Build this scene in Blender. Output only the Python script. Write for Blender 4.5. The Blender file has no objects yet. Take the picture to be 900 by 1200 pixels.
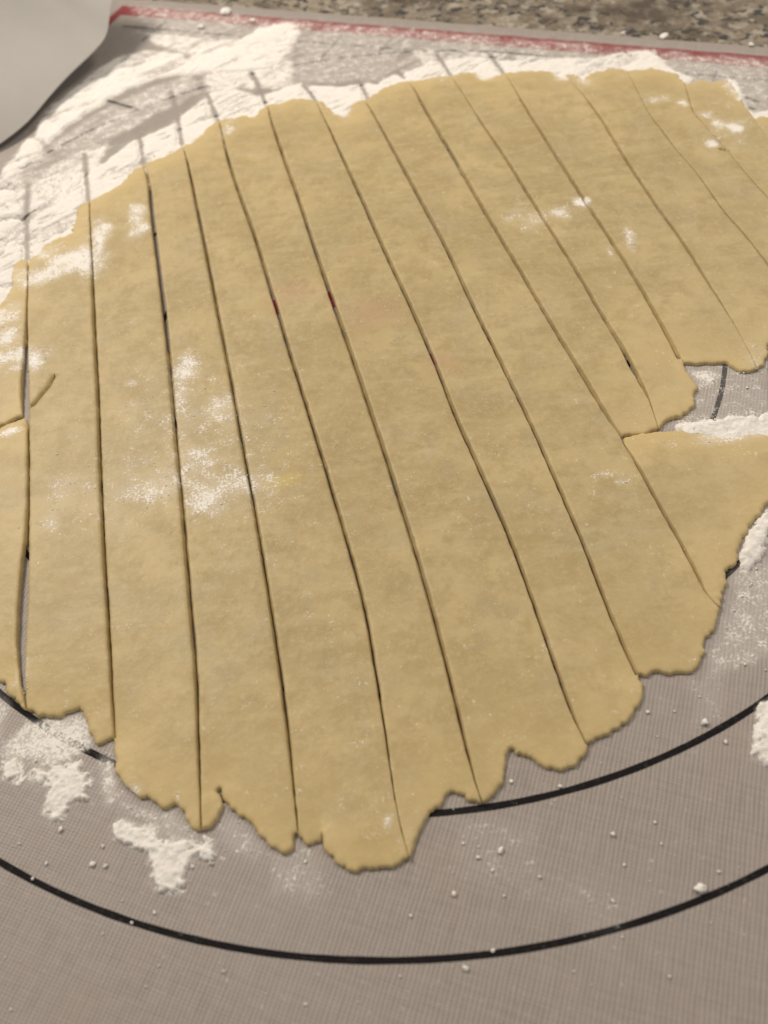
# Rolled pastry dough cut into lattice strips on a floured baking mat (units: metres).
import bpy, bmesh, math, random
import numpy as np
from mathutils import Matrix, Vector
from mathutils.geometry import delaunay_2d_cdt

random.seed(7)
RNG = np.random.default_rng(11)

# ---------------------------------------------------------------- measured data (metres, origin at the printed circles' centre)
CUTS = [[[-0.11227,0.04878,0.000532],[-0.11034,0.03703,0.000517],[-0.10718,0.0161,0.000491],[-0.1049,0.00075,0.001652],[-0.10279,-0.01351,0.002272],[-0.10133,-0.02164,0.002223],[-0.09965,-0.02699,0.000657],[-0.09751,-0.03944,0.000634],[-0.09527,-0.05386,0.000608],[-0.09351,-0.06714,0.001167],[-0.0932,-0.0709,0.001731],[-0.0919,-0.08175,0.00223],[-0.09077,-0.09082,0.002165],[-0.08986,-0.09731,0.001765],[-0.08844,-0.1036,0.001209],[-0.0871,-0.10945,0.000508]],[[-0.09611,0.07937,0.000424],[-0.09305,0.0585,0.000539],[-0.0907,0.04207,0.000778],[-0.08691,0.01527,0.000972],[-0.08174,-0.01925,0.000888],[-0.07863,-0.04231,0.000832],[-0.07627,-0.0593,0.000791],[-0.07368,-0.07651,0.00075],[-0.0714,-0.09054,0.000717],[-0.06943,-0.104,0.000685],[-0.06754,-0.11801,0.000652]],[[-0.07894,0.09957,0.000586],[-0.07569,0.08518,0.001135],[-0.07376,0.06929,0.00137],[-0.0706,0.04723,0.001302],[-0.06567,0.01387,0.0012],[-0.06223,-0.01339,0.001118],[-0.0588,-0.04242,0.001031],[-0.05602,-0.06407,0.000967],[-0.05472,-0.07577,0.000932],[-0.05289,-0.09146,0.000886],[-0.05111,-0.10632,0.000843],[-0.05027,-0.11791,0.000647],[-0.04972,-0.12688,0.00047],[-0.049,-0.13854,0.0003]],[[-0.06534,0.10876,0.000297],[-0.06197,0.09043,0.000713],[-0.05863,0.06877,0.001088],[-0.05383,0.03824,0.001013],[-0.04985,0.01107,0.000947],[-0.04636,-0.01155,0.000893],[-0.04296,-0.0359,0.000835],[-0.04118,-0.04801,0.000806],[-0.0391,-0.06208,0.000773],[-0.03807,-0.06997,0.000754],[-0.03651,-0.08164,0.000727],[-0.03472,-0.09603,0.000693],[-0.03318,-0.10918,0.000745],[-0.03216,-0.12011,0.000717],[-0.03132,-0.13075,0.00046],[-0.03065,-0.14186,0.000294]],[[-0.05265,0.12358,0.000304],[-0.05113,0.11401,0.000597],[-0.04853,0.09481,0.001002],[-0.04431,0.07247,0.00109],[-0.03879,0.04708,0.001028],[-0.03462,0.02192,0.001087],[-0.03176,0.00672,0.001046],[-0.02957,-0.00734,0.000896],[-0.02628,-0.02498,0.000854],[-0.02182,-0.0501,0.000795],[-0.0187,-0.06843,0.000751],[-0.01665,-0.08036,0.000723],[-0.01458,-0.09437,0.000691],[-0.01363,-0.10769,0.00066],[-0.013,-0.11878,0.000476],[-0.01273,-0.12338,0.00039],[-0.01229,-0.13465,0.000225],[-0.01173,-0.14197,0.000146],[-0.01064,-0.14806,0.000142]],[[-0.03431,0.13154,0.000307],[-0.03283,0.11727,0.000745],[-0.0286,0.09057,0.001126],[-0.02414,0.06433,0.001062],[-0.02047,0.03902,0.001001],[-0.0153,0.0065,0.001154],[-0.01225,-0.01136,0.001101],[-0.0091,-0.03195,0.00104],[-0.00584,-0.05282,0.000979],[-0.00344,-0.07064,0.000927],[-0.00156,-0.08413,0.000888],[2e-05,-0.09784,0.000848],[0.00117,-0.10999,0.000732],[0.00213,-0.12193,0.000702],[0.00292,-0.13139,0.000527],[0.00355,-0.13682,0.000295],[0.0041,-0.13949,0.000219]],[[-0.01582,0.12989,0.000303],[-0.01153,0.10646,0.000578],[-0.00635,0.07718,0.000949],[-0.00288,0.05758,0.001037],[0.00126,0.03222,0.000976],[0.00579,0.00778,0.000918],[0.00785,-0.00472,0.000888],[0.01094,-0.02384,0.000843],[0.01294,-0.04076,0.000804],[0.01579,-0.0564,0.000864],[0.01855,-0.0723,0.000822],[0.02013,-0.08242,0.000708],[0.02196,-0.09969,0.000668],[0.0233,-0.11341,0.000717],[0.0242,-0.12281,0.000616],[0.0258,-0.13051,0.000299]],[[0.00246,0.12697,0.000299],[0.00603,0.10857,0.00072],[0.01083,0.08218,0.000952],[0.01565,0.05533,0.001024],[0.0203,0.02991,0.000963],[0.02427,-0.00052,0.000892],[0.02717,-0.01805,0.000851],[0.0293,-0.03211,0.000818],[0.0319,-0.04973,0.000777],[0.03293,-0.05929,0.000756],[0.03454,-0.07284,0.000725],[0.03627,-0.08846,0.000689],[0.03718,-0.10236,0.000658],[0.03837,-0.11178,0.000716],[0.03933,-0.11739,0.000624]],[[0.02006,0.13748,0.000303],[0.02198,0.12832,0.000596],[0.02356,0.11447,0.001013],[0.0288,0.08385,0.00122],[0.03416,0.05063,0.001005],[0.03687,0.03426,0.000966],[0.0391,0.02161,0.000936],[0.04362,-0.00656,0.000871],[0.04816,-0.03166,0.001016],[0.05092,-0.0477,0.000969],[0.05264,-0.05355,0.000762],[0.05247,-0.05582,0.000568],[0.05374,-0.06245,0.000649],[0.05556,-0.07668,0.000709],[0.05737,-0.08838,0.000683],[0.05848,-0.09698,0.000664],[0.05881,-0.10119,0.000245],[0.06067,-0.10444,0.000162]],[[0.03655,0.13765,0.000302],[0.04094,0.10865,0.000341],[0.04296,0.09617,0.000691],[0.04546,0.08248,0.000859],[0.04774,0.06901,0.000911],[0.05082,0.04681,0.000865],[0.05365,0.02923,0.000829],[0.05646,0.01049,0.000791],[0.0592,-0.01187,0.000853],[0.06084,-0.02206,0.001037],[0.06148,-0.03092,0.001416],[0.06207,-0.03621,0.000997],[0.06269,-0.04198,0.000392],[0.06247,-0.04893,0.000192],[0.06253,-0.05248,0.00019]],[[0.05711,0.13477,0.000297],[0.05828,0.11982,0.000288],[0.05917,0.10945,0.000706],[0.06249,0.08046,0.000928],[0.06504,0.06021,0.001013],[0.06688,0.04406,0.000976],[0.06983,0.02349,0.000928],[0.07222,0.00359,0.000883],[0.07349,-0.01437,0.000947],[0.07443,-0.02472,0.001023],[0.0748,-0.02884,0.001214]],[[0.07922,0.1281,0.000291],[0.08077,0.1165,0.000284],[0.08366,0.09475,0.000813],[0.08528,0.06635,0.000891],[0.08749,0.03992,0.000838],[0.09021,0.01958,0.000797],[0.09129,0.00128,0.000653],[0.09232,-0.0126,0.000315],[0.09286,-0.0234,0.000143],[0.09324,-0.0359,0.000138]],[[0.10166,0.12608,0.000287],[0.10074,0.10736,0.000276],[0.10052,0.09213,0.000401],[0.10223,0.07737,0.000777],[0.10278,0.06847,0.000508],[0.1045,0.05914,0.000298],[0.10577,0.04728,0.000604],[0.10657,0.03238,0.0007],[0.1092,0.01722,0.000674],[0.11045,0.0045,0.000652],[0.11158,-0.01197,0.000625],[0.1112,-0.02204,0.000608]],[[0.11906,0.11134,0.000276],[0.11529,0.09116,0.000398],[0.11626,0.08565,0.000524],[0.11849,0.06563,0.000251],[0.12057,0.0457,0.000478],[0.1222,0.03669,0.000585],[0.12385,0.01018,0.000548],[0.12555,-0.00228,0.000531]],[[0.13446,0.0952,0.000265],[0.13373,0.07546,0.000305],[0.13432,0.06597,0.000299],[0.13746,0.02942,0.000274]]]
FAINT = [1,1,1,1,1,1,1,1,1,1,1,1,0.7,0.7,0.35]
TOP = [[-0.11253,0.04938],[-0.11119,0.05139],[-0.1097,0.05248],[-0.10886,0.05788],[-0.10676,0.05889],[-0.10465,0.0599],[-0.10195,0.0608],[-0.09937,0.06269],[-0.10047,0.06679],[-0.09969,0.06958],[-0.09962,0.07356],[-0.09969,0.07866],[-0.09633,0.08005],[-0.09386,0.08162],[-0.09088,0.08417],[-0.08812,0.08625],[-0.08545,0.08946],[-0.08397,0.09296],[-0.08246,0.09651],[-0.07907,0.09972],[-0.0755,0.10123],[-0.07254,0.10289],[-0.06959,0.10514],[-0.06548,0.10951],[-0.06304,0.11076],[-0.06062,0.11261],[-0.05827,0.11693],[-0.05527,0.12242],[-0.05276,0.12436],[-0.0502,0.12505],[-0.04762,0.12446],[-0.04377,0.12613],[-0.03925,0.12384],[-0.03732,0.12849],[-0.0347,0.13242],[-0.03013,0.13203],[-0.02684,0.13324],[-0.02419,0.1346],[-0.02159,0.134],[-0.01902,0.13274],[-0.01648,0.13084],[-0.01329,0.12945],[-0.01099,0.12377],[-0.00863,0.12006],[-0.00658,0.11709],[-0.00471,0.11667],[-0.0034,0.12203],[-0.00111,0.12729],[0.0028,0.12769],[0.0063,0.13081],[0.0099,0.13463],[0.01271,0.13666],[0.01542,0.13738],[0.02077,0.13815],[0.02663,0.13744],[0.02935,0.13816],[0.03209,0.13888],[0.03729,0.13832],[0.04014,0.13971],[0.04407,0.13945],[0.04715,0.13802],[0.04915,0.13411],[0.05241,0.13401],[0.05727,0.13559],[0.06129,0.13599],[0.06506,0.13509],[0.07256,0.13328],[0.07553,0.13188],[0.07669,0.1282],[0.07882,0.12904],[0.08266,0.1288],[0.08438,0.12369],[0.08818,0.12747],[0.09109,0.12881],[0.0937,0.12886],[0.09724,0.13005],[0.10162,0.12695],[0.10725,0.12626],[0.11111,0.12737],[0.11226,0.12573],[0.11532,0.12296],[0.11835,0.12022],[0.11942,0.11534],[0.11996,0.11196],[0.1219,0.11215],[0.1253,0.11394],[0.12745,0.11278],[0.12958,0.11162],[0.13406,0.11186],[0.13525,0.10706],[0.13523,0.09889],[0.13439,0.09298],[0.13366,0.08659],[0.13518,0.08332],[0.13749,0.08396],[0.13961,0.08407],[0.14368,0.07911],[0.14449,0.0661],[0.14208,0.04585],[0.13782,0.02998]]
BOT = [[-0.08755,-0.10898],[-0.0858,-0.10977],[-0.08422,-0.11073],[-0.08279,-0.11072],[-0.08106,-0.1115],[-0.0792,-0.11211],[-0.0784,-0.11145],[-0.07788,-0.11132],[-0.07671,-0.1107],[-0.07567,-0.11044],[-0.07451,-0.11116],[-0.07344,-0.11413],[-0.07225,-0.11669],[-0.07086,-0.11814],[-0.06947,-0.11813],[-0.06845,-0.11789],[-0.06776,-0.11779],[-0.06722,-0.11967],[-0.06651,-0.12333],[-0.0661,-0.12582],[-0.06512,-0.12715],[-0.06437,-0.12792],[-0.06341,-0.12922],[-0.06252,-0.12983],[-0.0614,-0.1313],[-0.06059,-0.13106],[-0.0598,-0.13048],[-0.05891,-0.13125],[-0.05821,-0.13167],[-0.05715,-0.13262],[-0.05631,-0.13288],[-0.05534,-0.1325],[-0.05416,-0.1328],[-0.05346,-0.13354],[-0.05293,-0.13426],[-0.05203,-0.13583],[-0.05116,-0.13689],[-0.05028,-0.13843],[-0.0493,-0.13854],[-0.04834,-0.13817],[-0.04721,-0.13814],[-0.04642,-0.13743],[-0.04596,-0.13652],[-0.04552,-0.13462],[-0.04606,-0.13274],[-0.04644,-0.13119],[-0.04562,-0.13078],[-0.04491,-0.13237],[-0.04388,-0.13415],[-0.04304,-0.13523],[-0.04188,-0.13682],[-0.04073,-0.13727],[-0.03959,-0.13821],[-0.03862,-0.13911],[-0.0383,-0.1401],[-0.0375,-0.14113],[-0.03654,-0.14186],[-0.03559,-0.1429],[-0.03465,-0.14347],[-0.03371,-0.1445],[-0.03276,-0.14445],[-0.0318,-0.14409],[-0.03129,-0.14292],[-0.03126,-0.14152],[-0.03076,-0.14095],[-0.03014,-0.14165],[-0.02969,-0.14263],[-0.02876,-0.14336],[-0.02796,-0.14314],[-0.02715,-0.14276],[-0.02647,-0.1419],[-0.02596,-0.14118],[-0.02587,-0.14275],[-0.02563,-0.14432],[-0.0249,-0.14547],[-0.02401,-0.14633],[-0.02343,-0.1473],[-0.02269,-0.14798],[-0.02196,-0.14866],[-0.02104,-0.14891],[-0.01994,-0.14873],[-0.01841,-0.14905],[-0.01685,-0.14907],[-0.01528,-0.1488],[-0.01404,-0.14893],[-0.01263,-0.14879],[-0.01163,-0.14815],[-0.01049,-0.14768],[-0.00972,-0.1464],[-0.00894,-0.14511],[-0.0083,-0.14364],[-0.00766,-0.1423],[-0.00692,-0.14144],[-0.00616,-0.14041],[-0.00511,-0.13973],[-0.00411,-0.13952],[-0.00299,-0.13836],[-0.0025,-0.13711],[-0.00156,-0.13624],[-0.00078,-0.13649],[0.00011,-0.13709],[0.00066,-0.13781],[0.00136,-0.13854],[0.00242,-0.13898],[0.0038,-0.13947],[0.00498,-0.13912],[0.00617,-0.13877],[0.00708,-0.13822],[0.00825,-0.13705],[0.00892,-0.13513],[0.00929,-0.13299],[0.00997,-0.13101],[0.01103,-0.12976],[0.01182,-0.13002],[0.01215,-0.13093],[0.01303,-0.13069],[0.01355,-0.13144],[0.01446,-0.13189],[0.01518,-0.13249],[0.01637,-0.13314],[0.01752,-0.13396],[0.01893,-0.13429],[0.02002,-0.13459],[0.02117,-0.13456],[0.02244,-0.13403],[0.02355,-0.13348],[0.02475,-0.1326],[0.02579,-0.13169],[0.02627,-0.13036],[0.02757,-0.12982],[0.02887,-0.12927],[0.02969,-0.12867],[0.03063,-0.12896],[0.03162,-0.12837],[0.03268,-0.12814],[0.03414,-0.12707],[0.03545,-0.12597],[0.03693,-0.12488],[0.03814,-0.12357],[0.03896,-0.12181],[0.03934,-0.1198],[0.03941,-0.11828],[0.03959,-0.11696],[0.04033,-0.11744],[0.04108,-0.11792],[0.04202,-0.11765],[0.04302,-0.1172],[0.04398,-0.11752],[0.04511,-0.11785],[0.04617,-0.11837],[0.04723,-0.11831],[0.04891,-0.11795],[0.05043,-0.11756],[0.0519,-0.11678],[0.05332,-0.1156],[0.05431,-0.11415],[0.0548,-0.11262],[0.05536,-0.11088],[0.05688,-0.11006],[0.05836,-0.10882],[0.05973,-0.1063],[0.06106,-0.10394]]
GAP_EDGE = [[[0.0529,-0.05294],[0.0551,-0.0527],[0.05764,-0.05281],[0.05977,-0.05285],[0.06136,-0.05252],[0.06283,-0.05187]],[[0.06283,-0.05187],[0.06427,-0.05062],[0.06583,-0.04968],[0.06724,-0.04931],[0.06894,-0.04869],[0.07044,-0.04802],[0.07225,-0.0471],[0.07362,-0.0455],[0.07426,-0.04345],[0.07448,-0.04131],[0.07589,-0.03966],[0.07592,-0.03743],[0.07542,-0.03542],[0.07523,-0.03312],[0.07513,-0.03046],[0.07516,-0.02813]],[[0.07516,-0.02813],[0.07574,-0.02923],[0.07674,-0.0304],[0.07881,-0.03108],[0.08106,-0.03113],[0.08353,-0.03121],[0.08622,-0.03133],[0.08687,-0.0321],[0.0873,-0.03349],[0.08784,-0.03456],[0.08869,-0.03536],[0.09081,-0.03571],[0.09251,-0.03534],[0.09368,-0.03521]],[[0.09368,-0.03521],[0.0954,-0.03419],[0.09728,-0.03086],[0.09889,-0.02708],[0.1009,-0.02536],[0.10451,-0.02495],[0.11172,-0.02129]],[[0.11172,-0.02129],[0.11946,-0.0125],[0.12613,-0.00145]],[[0.12613,-0.00145],[0.13122,0.00977],[0.13809,0.03039]]]
PIECE_A = [[-0.113,0.04988],[-0.115,0.05026],[-0.1164,0.04872],[-0.11645,0.04428],[-0.11552,0.03889],[-0.11614,0.03182],[-0.11764,0.02837],[-0.12227,0.02513],[-0.12716,0.01731],[-0.12841,0.00549],[-0.12492,-0.01257],[-0.1198,-0.02316],[-0.11356,-0.0254],[-0.10798,-0.02439],[-0.10595,-0.0228],[-0.10379,-0.02186]]
PIECE_B = [[-0.10158,-0.02253],[-0.10314,-0.02292],[-0.10572,-0.02411],[-0.10768,-0.02601],[-0.11311,-0.02766],[-0.11876,-0.02802],[-0.11988,-0.03543],[-0.11544,-0.0584],[-0.10988,-0.07889],[-0.10297,-0.09314],[-0.09696,-0.09975],[-0.09378,-0.10198],[-0.09224,-0.10338],[-0.09076,-0.10555],[-0.08915,-0.10751],[-0.08763,-0.10906]]
PIECE_C = [[0.0535,-0.0539],[0.05481,-0.05382],[0.05749,-0.05337],[0.05969,-0.05313],[0.0612,-0.05307],[0.06345,-0.05343],[0.06598,-0.05353],[0.06936,-0.05435],[0.07409,-0.05682],[0.07751,-0.05735],[0.08101,-0.05761],[0.0848,-0.05763],[0.08789,-0.05783],[0.09307,-0.05806],[0.09719,-0.06098],[0.09678,-0.06566],[0.09195,-0.07167],[0.08371,-0.07746],[0.08018,-0.07897],[0.07719,-0.08178],[0.07532,-0.08372],[0.07337,-0.08538],[0.07155,-0.08728],[0.07019,-0.08898],[0.06939,-0.09074],[0.0685,-0.09224],[0.06725,-0.09367],[0.06569,-0.09437],[0.06443,-0.09532],[0.06429,-0.09687],[0.06407,-0.09862],[0.06323,-0.10004],[0.06239,-0.10145],[0.06173,-0.10287],[0.06097,-0.10405]]
GROOVES = [[[-0.10142,-0.0203],[-0.09951,-0.01897],[-0.0981,-0.0159],[-0.09628,-0.01216],[-0.09541,-0.00819]],[[0.11684,0.06631],[0.11811,0.06497],[0.11928,0.06418]],[[0.11694,0.06575],[0.11758,0.06508]]]
STAINS_AND_SHOW_THROUGH = [[-0.02728,0.01587,0.00672,0.00552,'p'],[-0.00409,0.00201,0.00742,0.00591,'p'],[0.01273,-0.02062,0.0051,0.00399,'p'],[-0.03241,-0.05576,0.00429,0.00246,'y'],[-0.00494,-0.0784,0.00277,0.00144,'g'],[-0.05371,-0.09896,0.00567,0.00293,'g'],[-0.00679,0.03306,0.00268,0.00216,'p']]
FLOUR_MAT = [[[[-0.137,0.00803],[-0.13591,0.03749],[-0.12293,0.05496],[-0.11616,0.0738],[-0.11035,0.08388],[-0.104,0.09931],[-0.09425,0.10575],[-0.08359,0.1194],[-0.07125,0.12656],[-0.05811,0.14915],[-0.04731,0.14937],[-0.03886,0.14195],[-0.02881,0.14503],[-0.02136,0.14741],[-0.00564,0.14027],[0.00773,0.14122],[0.01818,0.14565],[0.02905,0.15225],[0.04954,0.15303],[0.06193,0.14638],[0.07804,0.14315],[0.09131,0.14274],[0.10768,0.14157],[0.11429,0.14137],[0.11666,0.13229],[0.1212,0.1203],[0.11951,0.1096],[0.09952,0.11108],[0.04443,0.12066],[-0.00082,0.11517],[-0.03885,0.11142],[-0.06897,0.08928],[-0.09365,0.06838],[-0.10495,0.04705],[-0.11365,0.03347],[-0.11724,0.02386]],1.0,0.00222],[[[-0.06597,0.16509],[-0.06905,0.17766],[-0.06341,0.18702],[-0.05706,0.19174],[-0.04433,0.19172],[-0.03703,0.20291],[-0.02223,0.20242],[-0.02002,0.19036],[-0.02475,0.17435],[-0.03021,0.16375],[-0.03887,0.16148],[-0.05203,0.1632]],0.9,0.00294],[[[-0.13986,0.08254],[-0.13137,0.1011],[-0.13047,0.11342],[-0.12648,0.12754],[-0.11992,0.15389],[-0.10817,0.17519],[-0.09695,0.19065],[-0.08252,0.19177],[-0.06982,0.1855],[-0.062,0.16998],[-0.0645,0.1633],[-0.07505,0.16582],[-0.09047,0.1595],[-0.10196,0.14575],[-0.11123,0.13482],[-0.11937,0.11932],[-0.12333,0.10845]],0.8,0.00212],[[[-0.06234,0.16135],[-0.03887,0.16004],[-0.02528,0.15253],[-0.02881,0.14503],[-0.03887,0.14739],[-0.05903,0.14663]],0.55,0.00209],[[[-0.03887,0.15576],[-0.0212,0.17499],[0.00337,0.17269],[0.02015,0.16473],[0.01904,0.15397],[0.00802,0.1446],[-0.02203,0.14757]],0.22,0.00278],[[[-0.09783,0.23982],[0.15617,0.12401],[0.1402,0.08062],[0.11395,0.11739],[0.02731,0.13795],[-0.03887,0.15015],[-0.07871,0.18926]],0.42,0.00266],[[[0.0203,0.16619],[0.05021,0.15727],[0.07543,0.14665],[0.09446,0.14197],[0.07417,0.14055],[0.02854,0.14809]],0.6,0.00234],[[[0.11429,0.14137],[0.11725,0.13777],[0.11933,0.12478],[0.124,0.11698],[0.11823,0.11054],[0.10884,0.12192]],0.8,0.00186],[[[0.13601,0.11675],[0.13788,0.11106],[0.13729,0.09855],[0.13694,0.08895],[0.14359,0.08982],[0.1402,0.08062],[0.13152,0.08546]],0.95,0.00145],[[[0.07222,-0.02551],[0.09894,-0.02834],[0.08919,-0.05507],[0.05606,-0.05133]],0.34,0.00256],[[[0.06744,-0.05076],[0.07199,-0.05],[0.07757,-0.05147],[0.08409,-0.05132],[0.09142,-0.05189],[0.10255,-0.05365],[0.09907,-0.06234],[0.06756,-0.05603]],1.0,0.00103],[[[0.07469,-0.03261],[0.08253,-0.03293],[0.08492,-0.03594],[0.07967,-0.03828],[0.0765,-0.0384]],0.6,0.0013],[[[0.08184,-0.07792],[0.07584,-0.08304],[0.07167,-0.08824],[0.06947,-0.09238],[0.07029,-0.09546],[0.07346,-0.09293],[0.07839,-0.08728]],1.0,0.00074],[[[0.06582,-0.09416],[0.07658,-0.09221],[0.07879,-0.10369],[0.0676,-0.11661],[0.05646,-0.12098],[0.05276,-0.11957],[0.05672,-0.11223],[0.06228,-0.10362]],0.42,0.00244],[[[0.04869,-0.11809],[0.05708,-0.11915],[0.05352,-0.1298],[0.04705,-0.12901]],0.26,0.00232],[[[0.06066,-0.12671],[0.06426,-0.12569],[0.0657,-0.13303],[0.05921,-0.13941],[0.05777,-0.13757],[0.05779,-0.13382],[0.06007,-0.13024]],0.9,0.00064],[[[-0.08999,-0.12024],[-0.08862,-0.11914],[-0.08613,-0.12051],[-0.08395,-0.12219],[-0.08043,-0.12384],[-0.07719,-0.12246],[-0.07448,-0.12207],[-0.07153,-0.12662],[-0.07121,-0.12939],[-0.07351,-0.1298],[-0.07549,-0.13124],[-0.0765,-0.1336],[-0.07941,-0.13294],[-0.08017,-0.1312],[-0.07924,-0.12846],[-0.08127,-0.12617],[-0.08399,-0.12517],[-0.08506,-0.1259],[-0.08709,-0.12498],[-0.08944,-0.12331]],1.05,0.0007],[[[-0.08666,-0.11083],[-0.07986,-0.11205],[-0.07463,-0.11097],[-0.07235,-0.11671],[-0.07447,-0.11938],[-0.07889,-0.12261],[-0.08421,-0.12163],[-0.09016,-0.11932],[-0.09173,-0.11548],[-0.08941,-0.11465]],0.66,0.00144],[[[-0.07112,-0.12282],[-0.06862,-0.12044],[-0.06675,-0.12855],[-0.06784,-0.13261],[-0.07005,-0.1307]],0.55,0.00121],[[[-0.06659,-0.12685],[-0.06127,-0.13171],[-0.05451,-0.13331],[-0.0493,-0.13925],[-0.05083,-0.14128],[-0.05668,-0.13794],[-0.0654,-0.13207]],0.42,0.0015],[[[-0.0667,-0.13552],[-0.06465,-0.13462],[-0.06057,-0.13622],[-0.05769,-0.13973],[-0.05279,-0.14075],[-0.04999,-0.14215],[-0.04726,-0.14214],[-0.04687,-0.14449],[-0.04944,-0.14375],[-0.05113,-0.14509],[-0.0524,-0.14795],[-0.05487,-0.14857],[-0.0573,-0.14741],[-0.05781,-0.14481],[-0.05965,-0.14154],[-0.06307,-0.13928],[-0.06533,-0.13776]],1.05,0.00065],[[[-0.05662,-0.1339],[-0.05498,-0.13376],[-0.05446,-0.13978],[-0.0562,-0.14037]],0.62,0.00083],[[[-0.04881,-0.1393],[-0.0475,-0.13977],[-0.04742,-0.14212],[-0.04838,-0.14217]],0.8,0.00065],[[[-0.04661,-0.13699],[-0.04122,-0.1376],[-0.03717,-0.14249],[-0.03877,-0.14539],[-0.04482,-0.14396]],0.36,0.00162],[[[-0.03717,-0.14249],[-0.03081,-0.14397],[-0.02688,-0.14518],[-0.02576,-0.15416],[-0.03723,-0.15294]],0.32,0.00283],[[[-0.00174,-0.14097],[0.0154,-0.14372],[0.00999,-0.15516],[-0.00352,-0.15369]],0.22,0.00385],[[[-0.10513,-0.10268],[-0.09397,-0.10327],[-0.09151,-0.10675],[-0.09132,-0.11773],[-0.10211,-0.11644]],0.5,0.00186],[[[0.00779,-0.15052],[0.0214,-0.15203],[0.02993,-0.16013],[0.02242,-0.16612],[0.00649,-0.15762]],0.18,0.0037],[[[-0.13739,0.04421],[-0.14376,0.07324],[-0.13116,0.09995],[-0.12246,0.10316],[-0.11417,0.10997],[-0.10261,0.1181],[-0.09327,0.1203],[-0.09457,0.10296],[-0.11003,0.08174],[-0.12293,0.05496]],0.72,0.00254],[[[-0.0647,0.1677],[-0.07818,0.16084],[-0.09565,0.14967],[-0.11053,0.12962],[-0.12163,0.11742],[-0.1318,0.10342],[-0.12931,0.08982],[-0.11917,0.10191],[-0.10036,0.11522],[-0.08451,0.13014],[-0.0605,0.14971]],0.5,0.00204],[[[-0.09151,0.21192],[-0.02275,0.18311],[-0.02374,0.14659],[-0.05914,0.14939],[-0.06159,0.17735],[-0.08287,0.19663]],0.72,0.00294],[[[-0.09835,0.24548],[0.15805,0.1291],[0.15253,0.11412],[-0.09632,0.22339]],0.13,0.00175],[[[-0.0647,0.1677],[-0.07818,0.16084],[-0.09565,0.14967],[-0.11053,0.12962],[-0.12163,0.11742],[-0.1318,0.10342],[-0.12931,0.08982],[-0.11917,0.10191],[-0.10036,0.11522],[-0.08451,0.13014],[-0.0605,0.14971]],0.6,0.00273]]
ERASE = [[[-0.12047,0.09665],[-0.11805,0.07821],[-0.11336,0.05133]],[[-0.10234,0.11328],[-0.0999,0.09846],[-0.09666,0.07906]],[[-0.08374,0.12871],[-0.08171,0.11597],[-0.07959,0.1015]],[[-0.07289,0.15329],[-0.06958,0.13707],[-0.06623,0.11141]],[[-0.05806,0.14777],[-0.05532,0.13513],[-0.05309,0.12564]],[[-0.04094,0.16198],[-0.03752,0.14776],[-0.03524,0.13446]],[[-0.0204,0.1458],[-0.01795,0.13977],[-0.01595,0.132]],[[0.00134,0.1448],[0.00292,0.1349],[0.00402,0.12805]],[[0.01675,0.14811],[0.01913,0.14195]],[[0.03391,0.15835],[0.03692,0.14047]],[[0.05435,0.1533],[0.05693,0.13706]],[[-0.08551,-0.12112],[-0.08454,-0.12597]],[[-0.1278,0.14368],[-0.12464,0.13023]]]
BARE = [[[-0.06036,0.16375],[-0.07162,0.1607],[-0.08474,0.1526],[-0.09832,0.13706],[-0.10951,0.12201],[-0.11926,0.10249]],[[-0.06261,0.15158],[-0.07565,0.14373],[-0.08808,0.13348],[-0.10006,0.12361],[-0.1111,0.11048],[-0.12179,0.09912],[-0.13033,0.0954]],[[-0.12466,0.13653],[-0.11862,0.12277],[-0.11505,0.11601]],[[-0.09703,0.14999],[-0.0909,0.14589],[-0.08553,0.14201]],[[-0.12676,0.07589],[-0.12239,0.07603],[-0.11759,0.07358]],[[-0.11974,0.03754],[-0.11607,0.03815],[-0.11195,0.03612]]]
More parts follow.
